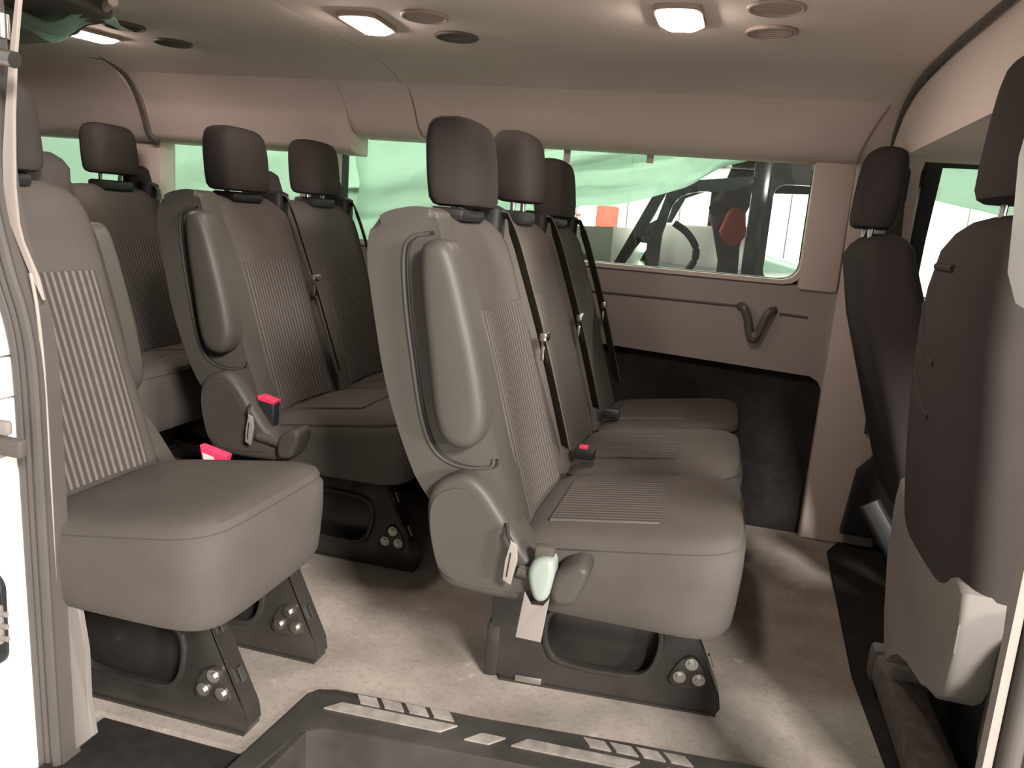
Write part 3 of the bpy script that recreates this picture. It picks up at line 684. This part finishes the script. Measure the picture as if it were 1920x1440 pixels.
bl = thing('seat_belt', 'dark seat belt and guide hanging on the pillar behind the driver', 'seat belt', (0.50, 2.80, 1.2))
obj('webbing', sweep(curve([(-.02, -.012, .02), (-.01, -.014, -.12), (.01, -.012, -.40), (.03, -.012, -.8)], 6), flat(.003, .046), (0, 1, 0)), BLT, bl)
obj('belt_guide', box(-.05, .01, -.03, -.004, -.06, .05, .012), PLD, bl)

# brackets on the open door's edge
lt = thing('door_catch', 'dark steel catch on the white door edge at the left', 'catch', (-1.06, 0.985, 0.59))
obj('catch_arm', box(-.16, .038, -.018, .0, -.018, .012, .005), VENT, lt)
obj('catch_block', box(-.16, .012, -.014, .0, .014, .038, .006), TAG, lt)
lo = thing('door_latch', 'black oval latch with three pins on the white door edge', 'latch', (-1.085, 0.988, 0.275))
obj('latch_plate', prism(rrect(-.10, .0, -.085, .085, .03), -.010, .002, bev=.006), PLD, lo)
obj('latch_body', box(-.08, .006, -.022, -.008, -.035, .035, .005), TAG, lo)
for z in (-.022, 0, .022): obj('pin', cyl((.0, -.016, z), (.018, -.016, z), .0045), TAG, lo)
hg = thing('door_roller', 'chrome roller bracket high on the dark pillar at the left', 'bracket', (-1.045, 0.99, 1.208))
obj('roller_arm', box(-.10, .022, -.02, 0, -.014, .014, .006), TAG, hg)
obj('roller_tip', cyl((.016, -.012, -.016), (.016, -.012, .016), .010), CHR, hg)
hg = thing('door_roller', 'pointed chrome pin below the roller bracket at the left', 'bracket', (-1.045, 0.99, 1.170))
obj('pin_body', loft([sell(0, 0, r, r, 0, 2, 12) for r in (.001,)] + []) if False else sweep([(-.09, -.008, 0), (-.01, -.008, 0), (.02, -.008, -.004), (.032, -.008, -.006)], circ(.012, 10), (0, 1, 0)), CHR, hg)

# duct and crumpled film over the rear corner by the door
du = thing('ceiling_duct', 'dark duct behind the headliner edge at the upper left corner', 'duct', (-1.95, 1.75, 1.44))
obj('duct_body', prism([(.42, .05), (.30, .09), (.12, .23), (.0, .32), (-.35, .45), (-.45, .2), (-.2, -.2), (.4, -.25)], -.035, .01, 'z', bev=.015, sm=1), VENT, du)
obj('duct_rim', sweep(curve([(.47, -.03, -.012), (.31, .09, -.012), (.12, .24, -.012), (.0, .33, -.010), (-.35, .47, -.006)], 6), circ(.012, 8), (0, 0, 1)), COVE, du)

def wave(u, v, s):
    a, b = v * 1.1 + u * .42, u - v * .25
    return .030 * math.sin(4.2 * a + 1.3 * math.sin(2.1 * b + s) + s) + .012 * math.sin(11 * a + 1.6 * math.sin(1.7 * b) + 2 * s) + .004 * math.sin(23 * a + 2.5 * math.sin(3 * b + s)) + .02 * math.sin(2.3 * b)
def sheet(fn, us, vs, t=.0015): return patch(lambda u, v, l: fn(u, v) + V((0, l, 0)), us, vs, t)
LOW = ((-1.46, -.95, -.70, -.546, -.44, -.333, -.169, -.067, .089, .24), (.60, .84, 1.0, 1.068, 1.075, 1.102, 1.16, 1.231, 1.277, 1.29))
f1 = obj('plastic_film', sheet(lambda u, v: V((u, 2.99 + wave(u * 1.6, v * 2, .4), 1.42 + (lerp(*LOW, u) - 1.42) * v)), frange(-1.46, .24, 70), frange(0, 1, 26)), FILM)
tag(f1, 'wrinkled pale green plastic film hanging slantwise over the side window', 'plastic film', 'green plastic films')
f2 = obj('plastic_film', sheet(lambda u, v: V((u, 3.07 + wave(u * 1.4 + .3, v * 2, 1.9), 1.42 - .75 * v)), frange(-3.1, -1.44, 60), frange(0, 1, 26)), FILM)
tag(f2, 'pale green plastic film covering the rear side windows', 'plastic film', 'green plastic films')
f3 = obj('plastic_film', sheet(lambda u, v: V((u, 2.99 + wave(u * 3, v, .9) * .5, 1.40 - (.215 + .06 * math.sin((u - .55) * 3.2)) * v * (1.0 if u < .8 else 1.0 + (u - .8) * .5))), frange(.575, 1.45, 30), frange(0, 1, 12)), FILM)
tag(f3, 'green plastic film over the top of the driver window', 'plastic film', 'green plastic films')
f4 = obj('plastic_film', sheet(lambda u, v: V((-2.12 + .55 * u, 1.58 + .16 * u + .17 * v + .03 * math.sin(9 * u + 4 * v), 1.405 - .045 * v * (1 - .75 * u) + .02 * math.sin(14 * u + 2 * v) + .012 * math.sin(23 * v + 5 * u))), frange(0, 1, 30), frange(0, 1, 10), .002), FILM)
tag(f4, 'crumpled green film tucked at the upper left corner by the duct', 'plastic film', 'green plastic films')
sp = obj('dark_strap', sweep(curve([(-1.60, 3.13, 1.055), (-1.2, 3.13, 1.10), (-.75, 3.13, 1.19), (-.38, 3.13, 1.285)], 6), flat(.004, .022), (0, 1, 0)), PLD)
tag(sp, 'dark strap running slantwise behind the green film', 'strap')
for px, z0, lab in ((-.685, 1.235, 'pinkish tape tab at the top of the side window, left of three'), (-.59, 1.235, 'pinkish tape tab at the top of the side window, middle of three'), (-.30, 1.25, 'short brown tape tab at the top of the side window, right of three')):
    T = obj('tape_tab', box(px - .012, px + .012, 2.868, 2.872, z0 - .028, 1.30, .001), COVE)
    tag(T, lab, 'tape', 'tape tabs over the side window')

# ------------------------------------------------------------------ vehicles outside
CX, CY = 0.0, 4.2
car = thing('off_road_vehicle', 'black boxy off-road vehicle parked outside the side window', 'car', (CX, CY, -.65))
def cp(name, bm, m, parent=car, label=None):
    bm.transform(Matrix.Translation((-CX, -CY, .65))); return obj(name, bm, m, parent, label=label)
cp('lower_body', box(-1.0, 1.3, 4.2, 5.75, -.25, .79, .05, 3), CBL)
cp('hood', loft([[V((-1.9, 4.35, .80)), V((-1.9, 5.6, .80)), V((-1.9, 5.6, .93)), V((-1.9, 4.35, .93))], [V((-.60, 4.30, .78)), V((-.60, 5.65, .78)), V((-.60, 5.65, 1.0)), V((-.60, 4.30, 1.0))]]), CSI)
cp('fender', box(-1.9, -.72, 4.12, 4.45, .55, .86, .05, 3), CBL)
cp('front_wheel', cyl((-1.25, 4.14, -.25), (-1.25, 4.42, -.25), .40, 28), PLD); cp('rear_wheel', cyl((.95, 4.14, -.25), (.95, 4.42, -.25), .40, 28), PLD)
cp('a_pillar', sweep([(-.56, 4.2, .76), (-.45, 4.2, 1.0), (-.345, 4.2, 1.23)], flat(.05, .055), (0, 1, 0)), CBL)
cp('a_pillar', sweep([(-.56, 5.6, .76), (-.345, 5.6, 1.23)], flat(.05, .055), (0, 1, 0)), CBL)
d = cp('front_door', holed([(-.385, .74), (-.395, .95), (-.33, 1.20), (-.30, 1.245), (.13, 1.30), (.13, .74)], [(-.335, .795), (-.335, .98), (-.30, 1.13), (-.262, 1.178), (-.20, 1.20), (.06, 1.23), (.075, 1.20), (.075, .795)], 4.17, 4.215, N=96, bev=.006), CBL)
cp('quarter_glass_frame', holed([(-.60, .74), (-.36, .74), (-.36, 1.06), (-.42, 1.02), (-.58, .80)], [(-.53, .79), (-.405, .775), (-.405, .97), (-.43, .95), (-.51, .83)], 4.175, 4.21, N=60, bev=.004), CBL, d)
for z in (.80, .95): cp('hinge', box(-.435, -.375, 4.15, 4.18, z - .018, z + .018, .006), CBL, d)
cp('b_pillar', box(.07, .155, 4.165, 4.22, .70, 1.40, .01), CBL)
cp('rear_door', holed([(.15, .74), (.15, 1.42), (.62, 1.42), (.62, .74)], rrect(.175, .56, .80, 1.265, .055), 4.17, 4.215, N=96, bev=.006), CBL)
cp('roof', box(-.30, 1.3, 4.2, 5.7, 1.38, 1.45, .03, 3), CBL)
cp('roof_rail', sweep([(-.345, 5.55, 1.24), (-.2, 5.55, 1.30), (1.2, 5.55, 1.36)], flat(.05, .06), (0, 1, 0)), CBL)
cp('b_pillar', box(-.16, -.10, 5.55, 5.60, .8, 1.34, .01), CBL)
cp('far_side_panel', box(-.5, .12, 5.50, 5.56, .5, 1.055, .02), CSI)
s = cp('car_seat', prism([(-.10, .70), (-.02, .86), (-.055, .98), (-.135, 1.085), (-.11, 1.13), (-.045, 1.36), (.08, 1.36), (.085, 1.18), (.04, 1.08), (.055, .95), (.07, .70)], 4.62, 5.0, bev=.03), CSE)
cp('roll_bar', tube(curve([(-.33, 4.9, 1.05), (-.25, 4.9, 1.00), (-.19, 4.9, .92), (-.19, 4.9, .84), (-.24, 4.9, .76)], 6), .022), PLD)
jk = thing('red_reflection', 'red shape inside the black vehicle, standing in for a reflection in the window glass', 'reflection', (0.0, 4.555, .45))  # red reflection in the side window, built as a solid in the vehicle
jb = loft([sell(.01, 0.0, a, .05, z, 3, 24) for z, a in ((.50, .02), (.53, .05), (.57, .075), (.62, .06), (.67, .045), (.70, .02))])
obj('reflection_shape', jb, CRD, jk)

c2_ = thing('parked_car', 'low green car parked farther back, its hood seen through the black vehicle rear window', 'car', (0.55, 6.4, -.65))
def c2p(name, bm, m): bm.transform(Matrix.Translation((-.55, -6.4, .65))); return obj(name, bm, m, c2_)
c2p('car_body', prism([(-2.2, -.45), (-2.25, .70), (-2.0, .80), (-.3, .85), (.12, .93), (.75, .78), (1.15, .60), (1.25, .2), (1.2, -.45)], 5.95, 6.9, bev=.06), CGR)
c2p('grille', box(.30, .72, 5.92, 5.96, .45, .70, .01), CBL)
c2p('wheel', cyl((.70, 5.90, -.33), (.70, 6.1, -.33), .32, 24), PLD)
c2p('wheel', cyl((-1.6, 5.90, -.33), (-1.6, 6.1, -.33), .32, 24), PLD)
rb = thing('red_post', 'red painted post by the garage wall beyond the hood', 'post', (-1.10, 7.4, -.65))
obj('post_body', box(-.09, .09, -.09, .09, 0, 1.83, .02), CRD, rb); obj('post_base', box(-.14, .14, -.14, .14, 0, .05, .01), CRD, rb)
tbm = thing('workbench', 'workbench by the garage wall with white bottles on it', 'table', (-1.65, 7.5, -.65))
obj('table_top', box(-.5, .4, -.3, .3, 1.53, 1.57, .01), GRY, tbm)
for sx in (-.45, .35):
    for sy in (-.25, .25): obj('leg', box(sx - .03, sx + .03, sy - .03, sy + .03, 0, 1.53), GRY, tbm)
for i, (bx, m, lab) in enumerate(((-1.62, WHT, 'white bottle on the workbench, left of three'), (-1.49, WHT, 'white bottle on the workbench, middle of three'), (-1.36, BEI, 'tan bottle on the workbench, right of three'))):
    b = thing('bottle', lab, 'bottle', (bx, 7.35, .92), 'bottles on the workbench')
    obj('bottle_body', loft([sell(0, 0, r, r, z, 2, 14) for z, r in ((0, .045), (.10, .045), (.13, .02), (.15, .02))]), m, b)
    obj('cap', cyl((0, 0, .15), (0, 0, .17), .024), CRD if i == 2 else WHT, b)
